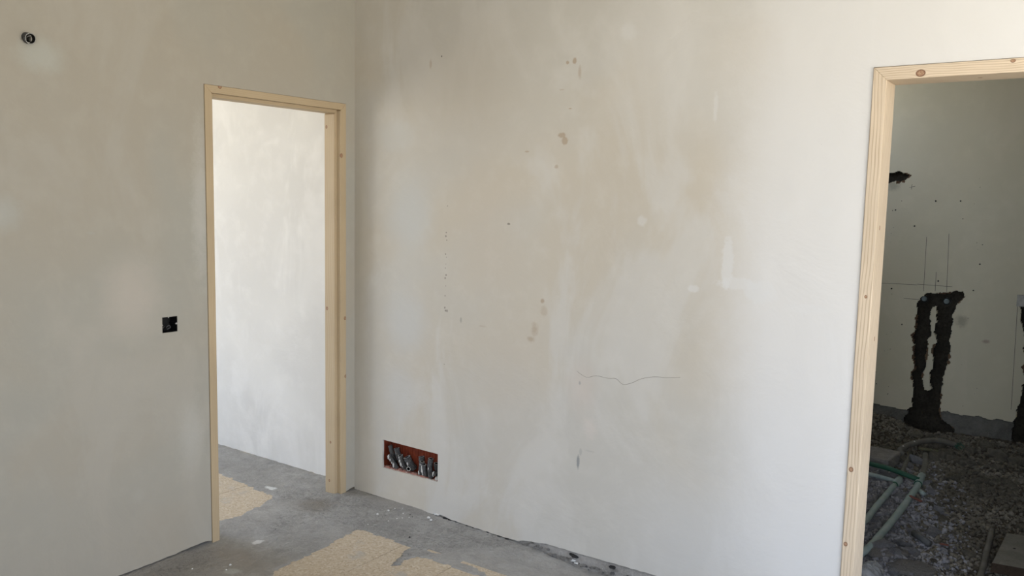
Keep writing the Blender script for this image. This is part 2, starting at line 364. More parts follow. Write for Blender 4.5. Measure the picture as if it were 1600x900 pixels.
def flat(name, c, rough=.6, c2=None, sc=30., bd=.002, spec=.3):
    m = new_mat(name, rough); t = NT(m); m.node_tree.nodes['Principled BSDF'].inputs['Specular IOR Level'].default_value = spec
    n = t.noise(sc, 4., .6)
    return t.done(t.mix(t.mr(n, .4, .65, 0, 1), c, c2 or tuple(x*.75 for x in c)), t.bump(n, bd, .5))
M_BOX_BORE = flat('black plastic and bore shade', (.006, .006, .006), .5)  # switch box plastic; also paints the shade inside conduit bores
M_COND = flat('grey corrugated conduit', (.085, .085, .083), .55, (.05, .05, .05), 60.)
M_SPLASH = flat('plaster splash', (.6, .59, .56), .9)
M_BRICK = flat('red hollow brick', (.23, .04, .014), .85, (.16, .03, .012), 30.)
M_BRICKP = flat('broken brick rim', (.30, .12, .09), .9, (.4, .28, .24), 60.)
M_WIRE = flat('wire ends', (.25, .24, .22), .5)
M_PIPE = flat('dusty grey green pipe', (.29, .38, .385), .6, (.37, .44, .445), 14.)
M_PIPE_SHADED = flat('shaded grey pipe tail', (.15, .15, .135), .7, (.20, .20, .18), 14.)  # pipe colour darkened for the far end, dimmer light painted in
M_GREEN = flat('dark green pipe', (.025, .10, .065), .45, (.05, .13, .09), 14.)
M_HOSE = flat('grey conduit hose', (.13, .125, .11), .7, (.17, .165, .15), 12.)
M_HOSEY = flat('dusty yellow grey hose', (.15, .145, .09), .7)
M_GASK = flat('black gasket', (.01, .012, .012), .5)
M_RED = flat('red brick sliver', (.19, .085, .07), .9)
M_CHIP = flat('white plaster chip', (.72, .72, .70), .9)
M_DCHIP_SHADE = flat('dark crumb', (.03, .03, .03), .9)  # dark crumbs; also paints the shade in pits and gaps
M_PENCIL = flat('pencil', (.10, .10, .09), .9)
M_CRACK = flat('crack', (.36, .33, .29), .9)
M_CAP = flat('blue grey fitting cap', (.16, .20, .21), .4)
mp = new_mat('clear polythene', .18); _b = mp.node_tree.nodes['Principled BSDF']
_b.inputs['Base Color'].default_value = (.55, .58, .62, 1); _b.inputs['Alpha'].default_value = .45; _b.inputs['Specular IOR Level'].default_value = .9
M_POLY = mp

M_RIMC = flat('cut conduit rim', (.36, .36, .34), .6)

# ------------------------------------------------------------------ numpy helpers for relief grids
def pip(px, py, poly):
    px = np.asarray(px); py = np.asarray(py); ins = np.zeros(px.shape, bool)
    n = len(poly)
    for i in range(n):
        x0, y0 = poly[i]; x1, y1 = poly[(i+1) % n]
        if y0 == y1: continue
        c = ((y0 > py) != (y1 > py)) & (px < (x1-x0)*(py-y0)/(y1-y0)+x0)
        ins ^= c
    return ins
def grid_noise(X, Y, sc, oct=4, seed=0, rough=.5):
    """cheap value noise on arrays"""
    out = np.zeros(X.shape); amp = 1.; tot = 0
    r = np.random.default_rng(seed)
    T = r.random((256, 256))
    for k in range(oct):
        x = X*sc*2**k+17.3*k; y = Y*sc*2**k+9.1*k
        xi = np.floor(x).astype(int); yi = np.floor(y).astype(int); fx = x-xi; fy = y-yi
        fx = fx*fx*(3-2*fx); fy = fy*fy*(3-2*fy)
        g = lambda a, b: T[a % 256, b % 256]
        v = (g(xi, yi)*(1-fx)+g(xi+1, yi)*fx)*(1-fy)+(g(xi, yi+1)*(1-fx)+g(xi+1, yi+1)*fx)*fy
        out += (v-.5)*amp; tot += amp; amp *= rough
    return out/tot*2
def grid_obj(name, A, B, D, perm, mats, fm=None, kind='structure', smooth=True):
    """A,B,D arrays (na,nb); perm places (a,b,d) on xyz"""
    na, nb = A.shape
    pts = np.stack([A.ravel(), B.ravel(), D.ravel()], 1)[:, perm]
    idx = np.arange(na*nb).reshape(na, nb)
    q = np.stack([idx[:-1, :-1], idx[1:, :-1], idx[1:, 1:], idx[:-1, 1:]], -1).reshape(-1, 4)
    me = bpy.data.meshes.new(name)
    me.vertices.add(len(pts)); me.vertices.foreach_set('co', pts.astype(np.float32).ravel())
    me.loops.add(q.size); me.loops.foreach_set('vertex_index', q.ravel().astype(np.int32))
    me.polygons.add(len(q)); me.polygons.foreach_set('loop_start', (np.arange(len(q))*4).astype(np.int32))
    for m in mats: me.materials.append(m)
    if fm is not None: me.polygons.foreach_set('material_index', fm.ravel().astype(np.int32))
    me.polygons.foreach_set('use_smooth', np.full(len(q), smooth))
    me.update(calc_edges=True); me.validate()
    o = bpy.data.objects.new(name, me); COL.objects.link(o)
    if kind: o['kind'] = kind
    return o
def axis_pts(segs):
    out = []
    for a, b, st in segs:
        k = max(1, int(round((b-a)/st))); out += [a+(b-a)*i/k for i in range(k)]
    out.append(segs[-1][1]); return np.array(out)
def lerp(x, xs, ys): return float(np.interp(x, xs, ys))

# ------------------------------------------------------------------ main room walls
D1 = (-.921, -.065, 2.122)            # doorway in the left wall: y0,y1,top
D2 = (2.602, 3.458, 2.134)            # doorway in the right wall: x0,x1,top
BX = (-1.148, -1.075, 1.027, 1.096)   # switch box
PC = (-1.6645, 2.197)                 # conduit stub
NI = (.2145, .6065)                   # niche x-range
ni_top = lambda u: .3285-.004*(u-.2145)/.392+.0012*MN.noise(Vector((u*60, 0, 3)))
ni_bot = lambda u: .172+.004*(u-.2145)/.392+.004*MN.noise(Vector((u*45, 0, 8)))
def left_bot(u): return .004+lerp(u, [-1.5, -1.38, -1.2, -1.08, -.95, -.92, -.06, -.03, 0], [0, .004, .004, .01, .014, .006, .003, .012, .012])+.004*MN.noise(Vector((u*22, 1, 1)))
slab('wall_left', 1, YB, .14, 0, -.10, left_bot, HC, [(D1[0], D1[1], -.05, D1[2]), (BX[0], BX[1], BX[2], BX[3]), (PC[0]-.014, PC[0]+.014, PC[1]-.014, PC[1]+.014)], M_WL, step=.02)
def right_bot(u):
    b = lerp(u, [0, .13, .3, .57, .635, .70, .85, 1.05, 1.12, 1.15, 1.22, 1.29, 1.42, 1.6, 1.8, 2.6], [.004, .004, .001, -.004, .006, -.004, -.008, -.010, -.006, .004, .012, .022, .021, .024, .027, .03])
    return b+.0035*MN.noise(Vector((u*38, 2, 1)))+.002*MN.noise(Vector((u*120, 5, 1)))
WR = slab('wall_right', 0, 0, XR, 0, .012, right_bot, HC, [(D2[0], D2[1], -.2, D2[2]), (NI[0], NI[1], ni_bot, ni_top)], M_WR, step=.012)
WC = slab('wall_right_core', 0, 0, XR, .012, .14, -.10, HC, [(D2[0], D2[1], -.2, D2[2]), (NI[0]-.006, NI[1]+.006, .160, .336)], M_CORE, kind=None, parent=WR)
slab('wall_patio', 1, YB, .14, XR, XR+.2, -.05, HC, [(PATIO[0], PATIO[1], PATIO[2], PATIO[3])], M_CORE)
slab('wall_rear', 0, -.10, XR, YB, YB-.2, -.05, HC, [BACKW], M_CORE)
box('ceiling', (-.10, YB, HC), (XR+.2, .14, HC+.1), M_CEIL, kind='structure')

# hall beyond the left doorway
def hall_bot(u): return .006+.004*MN.noise(Vector((u*24, 4, 1)))
slab('wall_hall_far', 0, HX, -.10, .04, .14, hall_bot, HC, [], M_HALL, step=.015)
slab('wall_hall_side', 1, HY, .14, HX, HX-.2, -.05, HC, [HALLW], M_HALL)
slab('wall_hall_rear', 0, HX, -.10, HY, HY-.2, -.05, HC, [], M_HALL)
box('ceiling_hall', (HX-.2, HY-.2, HC), (-.10, .14, HC+.1), M_CEIL, kind='structure')

# ------------------------------------------------------------------ cement floor with old tiles showing through
P1 = [(-1.0, -.31), (-.754, -.305), (-.554, -.323), (-.262, -.352), (-.20, -.50), (-.172, -.639), (-.195, -.747), (-.26, -.87), (-1.0, -.90)]
P2 = [(.418, -.379), (.60, -.375), (.766, -.388), (.775, -.42), (.79, -.47), (.835, -.58), (.86, -.55), (.845, -.48), (.865, -.435), (1.027, -.421), (1.199, -.432), (1.9, -.45), (1.9, -1.65), (.54, -1.65), (.5, -.974), (.476, -.937), (.452, -.66)]
xs = axis_pts([(HX, -1.6, .1), (-1.6, 2.0, .011), (2.0, XR, .1)]); ys = axis_pts([(YB, -1.7, .1), (-1.7, .06, .011)])
A, B = np.meshgrid(xs, ys, indexing='ij')
wx = grid_noise(A, B, 30, 3, 3)*.016; wy = grid_noise(A, B, 30, 3, 4)*.016
inp = pip(A+wx, B+wy, P1) | pip(A+wx, B+wy, P2)
drop = np.interp(A, [-9, .5, .7, 1.05, 1.25, 1.45, 9], [0, 0, -.012, -.018, -.028, -.050, -.050])*np.clip(1+B/.45, 0, 1)
Z = grid_noise(A, B, 9, 5, 5)*.004+grid_noise(A, B, 34, 3, 6, .7)*.0022+.0015+drop
Z = np.where(inp, Z*.3-.009, np.maximum(Z, drop-.001)+.0008)
FL = grid_obj('floor', A, B, Z, [0, 1, 2], [M_CEM])
for (ex, y0, y1) in (([-1.19, -.858, -.525, -.14], -.98, -.27), ([.38, .722, 1.052, 1.385, 1.72, 1.95], -1.70, -.345)):
    for a, b in zip(ex, ex[1:]):
        box('tile', (a+.002, y0, -.03), (b-.002, y1, -.0025), M_TILE, FL, bevel=.0012)
# floor crumbs and chips
def lump(name, c, r, m, sub=1, parent=None, flatz=.7, rot=0., seed=0, el=1.):
    bm = bmesh.new(); bmesh.ops.create_icosphere(bm, subdivisions=sub, radius=1)
    rr = random.Random(seed); off = Vector((rr.random()*50, rr.random()*50, rr.random()*50))
    for v in bm.verts:
        k = 1+.45*MN.noise(v.co*1.3+off)+.12*MN.noise(v.co*4+off)
        v.co = Vector((v.co.x*k*el, v.co.y*k, v.co.z*k*flatz))
    me = bpy.data.meshes.new(name); bm.to_mesh(me); bm.free(); me.materials.append(m)
    o = bpy.data.objects.new(name, me); COL.objects.link(o); o.location = c; o.scale = (r, r, r); o.rotation_euler = (0, 0, rot)
    if parent: o.parent = parent
    return o
chips = [(.370, -.115, .006), (.363, -.188, .008), (.378, -.074, .004), (.421, -.316, .004), (.253, -.161, .003), (.410, -.05, .004), (.60, -.06, .010), (.63, -.075, .008), (.482, -.171, .005), (.50, -.15, .005), (.46, -.10, .005), (.47, -.22, .004), (.27, -1.016, .006), (.177, -1.145, .006), (.52, -.12, .004), (.30, -1.06, .005)]
c0 = None
for i, (x, y, r) in enumerate(chips):
    if c0 is None: o = c0 = lump('plaster_chip', (x, y, .002), r, M_CHIP, 1, seed=3)
    else: o = c0.copy(); COL.objects.link(o); o.location = (x, y, .002); o.scale = (r, r, r)
    o.rotation_euler.z = i*1.3
    tag(o, 'tiny white plaster chip lying on the grey cement floor', 'plaster chip', 'plaster chips scattered on the cement floor')
d0 = None
for i, (x, y, r) in enumerate([(.691, -.305, .006), (.50, -.09, .004), (.53, -.105, .0045), (.545, -.095, .003), (.41, -.20, .003), (.111, -.64, .005), (.45, -.045, .003)]):
    if d0 is None: o = d0 = lump('dark_crumb', (x, y, .002), r, M_DCHIP_SHADE, 1, seed=5)
    else: o = d0.copy(); COL.objects.link(o); o.location = (x, y, .002); o.scale = (r, r, r)
    tag(o, 'tiny dark crumb lying on the grey cement floor', 'crumb', 'dark crumbs scattered on the cement floor')
# broken mortar, and dark lumps for shaded gaps, in the joint under the plaster edge
rr = random.Random(4)
for i in range(46):
    x = 1.13+i*.0115+rr.uniform(-.004, .004); z = lerp(x, [1.1, 1.25, 1.45, 1.7], [-.016, -.022, -.045, -.045])
    lump('mortar_lump', (x, .008+rr.uniform(-.008, .004), z+rr.uniform(0, .022)), rr.uniform(.004, .011), rr.choice([M_CORE, M_CORE, M_CORE, M_CORE, M_BLOCK]), 1, WR, .8, rr.random()*6, i)
for (x, z, r, m) in ((1.42, .004, .011, M_DCHIP_SHADE), (1.435, .0, .013, M_DCHIP_SHADE), (1.425, -.022, .011, M_CHIP), (1.445, -.03, .008, M_CHIP), (1.634, .004, .012, M_DCHIP_SHADE), (1.65, -.008, .011, M_CORE), (1.53, -.03, .007, M_DCHIP_SHADE), (1.72, -.02, .012, M_DCHIP_SHADE),
                     (.66, -.004, .012, M_DCHIP_SHADE), (.69, -.008, .010, M_DCHIP_SHADE), (.73, -.010, .006, M_DCHIP_SHADE), (.80, -.012, .006, M_DCHIP_SHADE), (.84, -.013, .005, M_DCHIP_SHADE), (.93, -.014, .008, M_DCHIP_SHADE), (1.0, -.014, .006, M_DCHIP_SHADE), (1.05, -.016, .007, M_DCHIP_SHADE), (.60, .002, .012, M_CHIP)):
    lump('mortar_lump', (x, .004, z), r, m, 1, WR, .55, 0, int(x*99), 1.7)  # dark ones stand in for the shade of broken pits and gaps

# hairline crack in the right wall
cz = [(1.42, .872), (1.47, .851), (1.52, .865), (1.58, .862), (1.62, .866), (1.655, .845), (1.70, .86), (1.74, .882), (1.80, .90), (1.86, .905), (1.92, .915)]
tube('crack', [(x, 0, z) for x, z in [(p.x, p.y) for p in spline([(a, b, 0) for a, b in cz], 3)]], .0009, M_CRACK, WR, 4)

# ------------------------------------------------------------------ door frames
def jamb(name, prof, z0, z1, outer, hax, m, parent, sgn):
    """prof: (depth, across) loop; the top is mitred away from the outer edge"""
    V = []; n = len(prof)
    for (d, c) in prof: V.append((d, c, z0) if hax == 1 else (c, d, z0))
    for (d, c) in prof:
        z = z1-abs(c-outer); V.append((d, c, z) if hax == 1 else (c, d, z))
    F = [tuple(range(n))[::-1], tuple(range(n, 2*n))]+[(i, (i+1) % n, n+(i+1) % n, n+i) for i in range(n)]
    o = link_mesh(name, V, F, m, parent)
    bm = bmesh.new(); bm.from_mesh(o.data); bmesh.ops.recalc_face_normals(bm, faces=bm.faces); bm.to_mesh(o.data); bm.free()
    md = o.modifiers.new('bevel', 'BEVEL'); md.width = .0018; md.segments = 2; md.limit_method = 'ANGLE'
    return o
def head(name, prof, a0, a1, z1, hax, m, parent):
    """prof: (depth, drop below top) loop, mitred at both ends"""
    V = []; n = len(prof)
    for end, s in ((a0, 1), (a1, -1)):
        for (d, t) in prof:
            c = end+s*t; z = z1-t; V.append((d, c, z) if hax == 1 else (c, d, z))
    F = [tuple(range(n)), tuple(range(n, 2*n))[::-1]]+[(i, (i+1) % n, n+(i+1) % n, n+i) for i in range(n)]
    o = link_mesh(name, V, F, m, parent)
    bm = bmesh.new(); bm.from_mesh(o.data); bmesh.ops.recalc_face_normals(bm, faces=bm.faces); bm.to_mesh(o.data); bm.free()
    md = o.modifiers.new('bevel', 'BEVEL'); md.width = .0018; md.segments = 2; md.limit_method = 'ANGLE'
    return o
DF1 = empty('door_1', (0, 0, 0), 'structure')
pr = [(.004, 0), (.004, .039), (-.026, .039), (-.026, .056), (-.101, .056), (-.101, 0)]
hp = [(.004, 0), (.004, .034), (-.026, .034), (-.026, .050), (-.101, .050), (-.101, 0)]
jamb('jamb', [(d, -.067-c) for d, c in pr], -.012, 2.121, -.067, 1, M_W1V, DF1, -1)
jamb('jamb', [(d, -.919+c) for d, c in pr], -.012, 2.121, -.919, 1, M_W1V, DF1, 1)
head('lintel', hp, -.919, -.067, 2.121, 1, M_W1H, DF1)
DF2 = empty('door_2', (0, 0, 0), 'structure')
p2 = [(-.005, 0), (-.005, .045), (.150, .045), (.150, 0)]
jamb('jamb', [(d, 2.6035+c) for d, c in p2], -.06, 2.132, 2.6035, 0, M_W2V, DF2, 1)
jamb('jamb', [(d, 3.4565-c) for d, c in p2], -.06, 2.132, 3.4565, 0, M_W2V, DF2, -1)
head('lintel', p2, 2.6035, 3.4565, 2.132, 0, M_W2H, DF2)

# ------------------------------------------------------------------ niche with conduits
V = []; F = []
nx = 79; x0, x1 = NI[0]-.005, NI[1]+.005
for i in range(nx+1):
    u = x0+(x1-x0)*i/nx; ph = (i % 8); y = .062+(.0035 if ph in (1, 2) else 0)+(.0015 if ph == 5 else 0)
    V += [(u, y, .1605), (u, y, .3355)]
F = [(2*i, 2*i+2, 2*i+3, 2*i+1) for i in range(nx)]
b = len(V)
V += [(x0, .013, .1605), (x1, .013, .1605), (x1, .013, .3355), (x0, .013, .3355), (x0, .064, .1605), (x1, .064, .1605), (x1, .064, .3355), (x0, .064, .3355)]
F += [(b, b+1, b+5, b+4), (b+1, b+2, b+6, b+5), (b+2, b+3, b+7, b+6), (b+3, b, b+4, b+7)]
link_mesh('hollow_brick', V, F, M_BRICK, WR)
V = []; F = []; rr = random.Random(2)
for i in range(60):
    u = NI[0]+.001+(NI[1]-NI[0]-.002)*i/59; h = .176+rr.uniform(-.002, .006)+.004*math.sin(i*.35)
    if 28 < i < 36: h += .012*math.sin((i-28)/8*PI)
    if 12 < i < 18: h += .006
    V += [(u, .010, .166), (u, .010, h), (u, .030+rr.uniform(-.004, .004), h+rr.uniform(-.003, .003)), (u, .040, .161)]
F = [(4*i+k, 4*i+4+k, 4*i+5+k, 4*i+1+k) for i in range(59) for k in range(3)]
link_mesh('brick_rim', V, F, M_BRICKP, WR)

def conduit(label, base, top, r, splash=0, seed=0):
    b, t = Vector(base), Vector(top); L = (t-b).length
    k = max(6, int(L/.0030)); pts = []; rad = []
    bend = Vector((.004*math.sin(seed), -.004, 0))
    for i in range(k+1):
        s = i/k; pts.append(b.lerp(t, s)+bend*math.sin(s*PI)); rad.append(r*(1.0 if i % 2 else .90)*(1+.05*math.sin(i*.7+seed)))
    rad[-1] = r*1.0
    V, F, fm = hollow(pts, rad, r*.66, 12)
    o = link_mesh('conduit', V, F, [M_COND, M_RIMC, M_BOX_BORE], None, fm)
    tag(o, label, 'conduit', 'conduit stubs in the wall niche')
    d = (t-b).normalized(); side = Vector((-.05, -1, .1)).normalized()
    for j in range(splash):
        s = .25+.6*j/max(1, splash-1) if splash > 1 else .5
        c = b.lerp(t, s)+bend*math.sin(s*PI)+side*r*.86
        q = lump('plaster_splash', c, r*(.42+.15*math.sin(j*2+seed)), M_SPLASH, 1, None, 1.9, 0, seed*7+j, .8)
        q.parent = o
    return o
def nz(u, v): # niche zoom pixel -> (x,z)
    x = .2145+(u-160)*.000506; vt = 150+(u-160)*.245; return x, .3285-(v-vt)*.00039
def cq(label, tb, tt, rpx, y0, y1, splash=0, seed=0):  # b = foot, t = mouth
    (a, b_), (c, d_) = nz(*tb), nz(*tt); conduit(label, (a, y0, b_), (c, y1, d_), rpx*.00043, splash, seed)
cq('dark grey conduit stub standing leftmost and tallest in the niche', (262, 540), (222, 250), 30, .050, .026, 0, 1)
cq('white-splashed grey conduit in front at the left end of the niche', (335, 570), (238, 375), 30, .022, .008, 4, 2)
cq('thin grey conduit stub tucked behind the second tall one in the left cluster', (330, 520), (272, 300), 20, .057, .050, 0, 3)
cq('thick grey conduit leaning left, second tall one from the niche left edge', (375, 555), (318, 290), 36, .046, .026, 0, 4)
cq('middle conduit of the left cluster, with a white plaster streak down its front', (445, 600), (400, 378), 34, .036, .010, 4, 5)
cq('fat dark conduit with gaping mouth at the right of the left cluster', (540, 590), (487, 405), 46, .044, .014, 1, 6)
cq('short cut conduit pointing outward under the fat dark one', (500, 560), (522, 568), 30, .030, .008, 0, 7)
cq('conduit with flared torn top at the left of the right cluster', (650, 650), (655, 408), 38, .048, .034, 0, 8)
cq('narrow conduit in front of the flared one in the right cluster', (650, 670), (694, 470), 32, .030, .018, 2, 9)
cq('crumpled conduit clotted with white plaster in the right cluster', (722, 680), (722, 505), 36, .032, .012, 5, 10)
cq('tallest straight conduit of the right cluster', (798, 695), (812, 425), 34, .030, .018, 1, 11)
cq('dark conduit stub by the right edge of the niche, above a short one', (862, 600), (868, 495), 30, .044, .028, 0, 12)
cq('short cut conduit at the lower right corner of the niche, mouth outward', (868, 640), (858, 622), 32, .034, .010, 1, 13)
x_, z_ = nz(905, 700); tag(lump('plaster_lump', (x_, .022, z_), .015, M_SPLASH, 2, None, 1., 0, 9), 'pale plaster lump in the lower right corner of the niche', 'plaster lump')

# ------------------------------------------------------------------ switch box and conduit stub on the left wall
def shell(name, y0, y1, z0, z1, xf, xb, th, m):
    V = [(xf,y0,z0),(xf,y1,z0),(xf,y1,z1),(xf,y0,z1),(xb,y0,z0),(xb,y1,z0),(xb,y1,z1),(xb,y0,z1)]
    V += [(xf,y0+th,z0+th),(xf,y1-th,z0+th),(xf,y1-th,z1-th),(xf,y0+th,z1-th),(xb+th,y0+th,z0+th),(xb+th,y1-th,z0+th),(xb+th,y1-th,z1-th),(xb+th,y0+th,z1-th)]
    F = [(4,7,6,5)]+[(i,(i+1)%4,4+(i+1)%4,4+i) for i in range(4)]+[(i,8+i,8+(i+1)%4,(i+1)%4) for i in range(4)]
    F += [(8+i,12+i,12+(i+1)%4,8+(i+1)%4) for i in range(4)]+[(12,13,14,15)]
    return link_mesh(name, V, F, m)
SB = empty('switch_box', (0, (BX[0]+BX[1])/2, (BX[2]+BX[3])/2))
tag(SB, 'black square switch box sunk in the left wall beside the door frame', 'switch box')
bx = shell('box_shell', BX[0]+.0005, BX[1]-.0005, BX[2]+.0005, BX[3]-.0005, -.0015, -.055, .0015, M_BOX_BORE)
bx.parent = SB; bx.matrix_parent_inverse = Matrix.Translation(-SB.location)
def kid(o, p):
    o.parent = p; o.matrix_parent_inverse = Matrix.Translation(-Vector(p.location)); return o
for (y, z) in ((BX[0]+.004, 1.061), (BX[1]-.004, 1.062)):
    kid(tube('screw_post', [(-.002, y, z), (-.05, y, z)], .0035, M_BOX_BORE, None, 10), SB)
kid(lump('plaster_splash', (-.002, BX[0]+.002, 1.061), .0028, M_SPLASH, 1, None, 1, 0, 1), SB)
kid(lump('plaster_splash', (-.002, BX[1]-.004, 1.063), .0042, M_SPLASH, 1, None, 1, 0, 2), SB)
kid(lump('plaster_splash', (-.002, -1.117, 1.0945), .0025, M_SPLASH, 1, None, 1.6, 0, 3), SB)
for i, P in enumerate(([(-.05, -1.13, 1.035), (-.02, -1.135, 1.045), (-.02, -1.128, 1.052), (-.03, -1.135, 1.040), (-.018, -1.138, 1.034)],
                       [(-.05, -1.10, 1.04), (-.022, -1.115, 1.048), (-.018, -1.105, 1.055), (-.022, -1.096, 1.045), (-.03, -1.108, 1.036)],
                       [(-.05, -1.14, 1.08), (-.03, -1.138, 1.088), (-.03, -1.13, 1.080), (-.045, -1.125, 1.075)])):
    kid(tube('wire', spline(P, 6), .0022, M_COND, None, 7), SB)
pts = [(-.06, PC[0]-.004, PC[1]+.010), (-.02, PC[0]-.002, PC[1]+.004), (.0, PC[0], PC[1]), (.022, PC[0]+.002, PC[1]-.004)]
pp = spline(pts, 4); V, F, fm = hollow(pp, [.0205*(1 if i % 2 else .95) for i in range(len(pp)-1)]+[.0205], .0180, 18)
CS = link_mesh('conduit_stub', V, F, [M_COND, M_RIMC, M_BOX_BORE], None, fm); tag(CS, 'ragged grey conduit stub poking out high on the left wall', 'conduit stub')
o = tube('wire', spline([(-.02, PC[0]+.006, PC[1]-.006), (.004, PC[0]-.004, PC[1]+.002), (.018, PC[0]+.006, PC[1]+.008)], 5), .002, M_WIRE, CS, 6)
lump('plaster_splash', (.018, PC[0]-.017, PC[1]-.006), .006, M_COND, 1, CS, 1.4, 0, 4)

# ------------------------------------------------------------------ bathroom: walls, chases
YF = 3.4
OUT = [(2.289, 0.992),(2.321, 1.019),(2.371, 1.027),(2.424, 1.027),(2.477, 1.032),(2.504, 1.057),(2.549, 1.051),(2.566, 1.025),(2.53, 0.977),(2.509, 0.924),(2.5, 0.882),(2.504, 0.818),(2.496, 0.757),(2.492, 0.706),(2.497, 0.628),(2.484, 0.514),(2.468, 0.39),(2.461, 0.319),(2.465, 0.249),(2.457, 0.181),(2.474, 0.122),(2.504, 0.104),(2.565, 0.058),(2.534, -0.08),(2.196, -0.146),(2.241, 0.038),(2.237, 0.101),(2.262, 0.12),(2.259, 0.158),(2.287, 0.191),(2.281, 0.291),(2.276, 0.362),(2.267, 0.423),(2.29, 0.469),(2.276, 0.548),(2.275, 0.633),(2.253, 0.707),(2.275, 0.756),(2.276, 0.808),(2.278, 0.903),(2.267, 0.944)]
INN = [(2.369, 0.934),(2.352, 0.877),(2.361, 0.803),(2.373, 0.739),(2.352, 0.69),(2.348, 0.614),(2.348, 0.553),(2.352, 0.496),(2.326, 0.441),(2.335, 0.371),(2.351, 0.321),(2.381, 0.311),(2.405, 0.334),(2.384, 0.392),(2.385, 0.449),(2.41, 0.504),(2.401, 0.574),(2.398, 0.62),(2.414, 0.697),(2.398, 0.746),(2.405, 0.822),(2.402, 0.872),(2.402, 0.937)]
C2 = [(1.754, 1.87),(1.999, 1.88),(2.05, 1.889),(2.076, 1.899),(2.128, 1.88),(2.15, 1.871),(2.127, 1.834),(2.089, 1.829),(2.003, 1.815),(1.758, 1.794)]
C3 = [(2.907, 0.98),(2.925, 0.928),(2.921, 0.893),(2.944, 0.829),(2.959, 0.631),(2.972, 0.5),(2.962, 0.386),(2.944, 0.271),(2.926, 0.155),(2.926, -0.004),(3.293, 0.023),(3.251, 1.011)]
xs = axis_pts([(1.15, 1.9, .15), (1.9, 3.15, .0065), (3.15, 4.4, .15)]); zs = axis_pts([(-.12, 1.14, .0065), (1.14, 1.76, .06), (1.76, 1.94, .0065), (1.94, 2.7, .15)])
A, B = np.meshgrid(xs, zs, indexing='ij')
def chase_mask(A, B, j, s0, pad=0.):
    a = A+grid_noise(A, B, 24, 4, 11+s0, .75)*j; b = B+grid_noise(A, B, 24, 4, 12+s0, .75)*j
    m = np.zeros(A.shape, bool)
    for dx, dz in ((0, 0),)+(((pad, 0), (-pad, 0), (0, pad), (0, -pad)) if pad else ()):
        m |= (pip(a+dx, b+dz, OUT) & ~pip(a+dx, b+dz, INN)) | pip(a+dx, b+dz, C2) | pip(a+dx, b+dz, C3)
    return m
mk = chase_mask(A, B, .016, 0); rim = chase_mask(A, B, .022, 5, .010) & ~mk & (grid_noise(A, B, 7, 2, 31) > .18)
edge = np.interp(A, [1.9, 2.09, 2.18, 2.26, 2.47, 2.56, 2.95], [.162, .158, .150, .150, .179, .179, .178])+grid_noise(A, B*0, 18, 3, 8)*.012
low = (B < edge) & ~mk
Y = YF+np.where(mk, .038+grid_noise(A, B, 16, 4, 9)*.016, 0)+np.where(low, .010+grid_noise(A, B, 20, 3, 14)*.004, 0)+np.where(rim & ~low, .006, 0)
cm = lambda M: (M[:-1, :-1].astype(int)+M[1:, :-1]+M[1:, 1:]+M[:-1, 1:]) >= 2
fm = np.zeros((A.shape[0]-1, A.shape[1]-1), int); fm[cm(low)] = 3; fm[cm(rim)] = 2; fm[cm(mk)] = 1
BW = grid_obj('wall_bathroom_far', A, B, Y, [0, 2, 1], [M_BATH, M_MUD, M_RIM, M_STRIP], fm, smooth=False)
box('wall_bathroom_back', (1.0, YF+.08, -.2), (4.55, YF+.14, 2.8), M_BATH, kind='structure')
box('wall_bathroom_side', (4.4, .14, -.2), (4.55, YF+.08, 2.8), M_BATH, kind='structure')
slab('wall_bathroom_added_window', 1, .14, YF+.08, 1.15, 1.0, -.2, 2.8, [BATHW_ADDED], M_BATH)  # opening is unseen, added to let light onto the far wall
box('wall_bathroom_front', (1.15, .14, 2.15), (4.4, .146, 2.7), M_BATH, kind='structure')
box('ceiling_bathroom', (1.0, .14, 2.7), (4.55, YF+.14, 2.8), M_CEIL, kind='structure')
for i, (a, b) in enumerate([((2.297, 1.433),(2.303, 1.04)),((2.376, 1.185),(2.378, 1.046)),((2.439, 1.462),(2.452, 1.048)),((2.002, 1.078),(2.258, 1.083)),((2.257, 1.088),(2.486, 1.087)),((2.175, 0.978),(2.277, 0.977)),((2.891, 0.987),(2.906, 0.265)),((2.882, 1.061),(2.923, 1.064)),((2.176, 1.807),(2.174, 1.77)),((2.16, 1.784),(2.198, 1.793))]):
    w = .0013
    dx, dz = b[0]-a[0], b[1]-a[1]; L = math.hypot(dx, dz); px, pz = -dz/L*w, dx/L*w; y0, y1 = YF-.0006, YF+.001
    V = [(a[0]-px, y, a[1]-pz) if k == 0 else (a[0]+px, y, a[1]+pz) if k == 1 else (b[0]+px, y, b[1]+pz) if k == 2 else (b[0]-px, y, b[1]-pz) for y in (y0, y1) for k in range(4)]
    link_mesh('pencil_line', V, [(0, 1, 2, 3), (4, 7, 6, 5), (0, 4, 5, 1), (1, 5, 6, 2), (2, 6, 7, 3), (3, 7, 4, 0)], M_PENCIL, BW)
for (x, z) in [(2.077, 1.62),(2.212, 1.508),(2.496, 1.693),(2.645, 1.257),(2.088, 1.042),(2.393, 1.121),(2.619, 1.071),(2.338, 1.69),(2.175, 0.784),(2.3, 0.189)]:
    lump('anchor_hole', (x, YF, z), .006, M_DCHIP_SHADE, 1, BW, 1., 0, int(x*77))
rr = random.Random(21)
for i in range(34):
    x = rr.uniform(2.0, 2.12) if i < 22 else rr.uniform(2.5, 2.75); z = rr.choice([rr.uniform(.2, .5), rr.uniform(.5, 1.1), rr.uniform(1.3, 1.9)])
    lump('mortar_spatter', (x, YF, z), rr.uniform(.0016, .0038), M_DCHIP_SHADE, 1, BW, rr.uniform(.6, 1.6), 0, i)
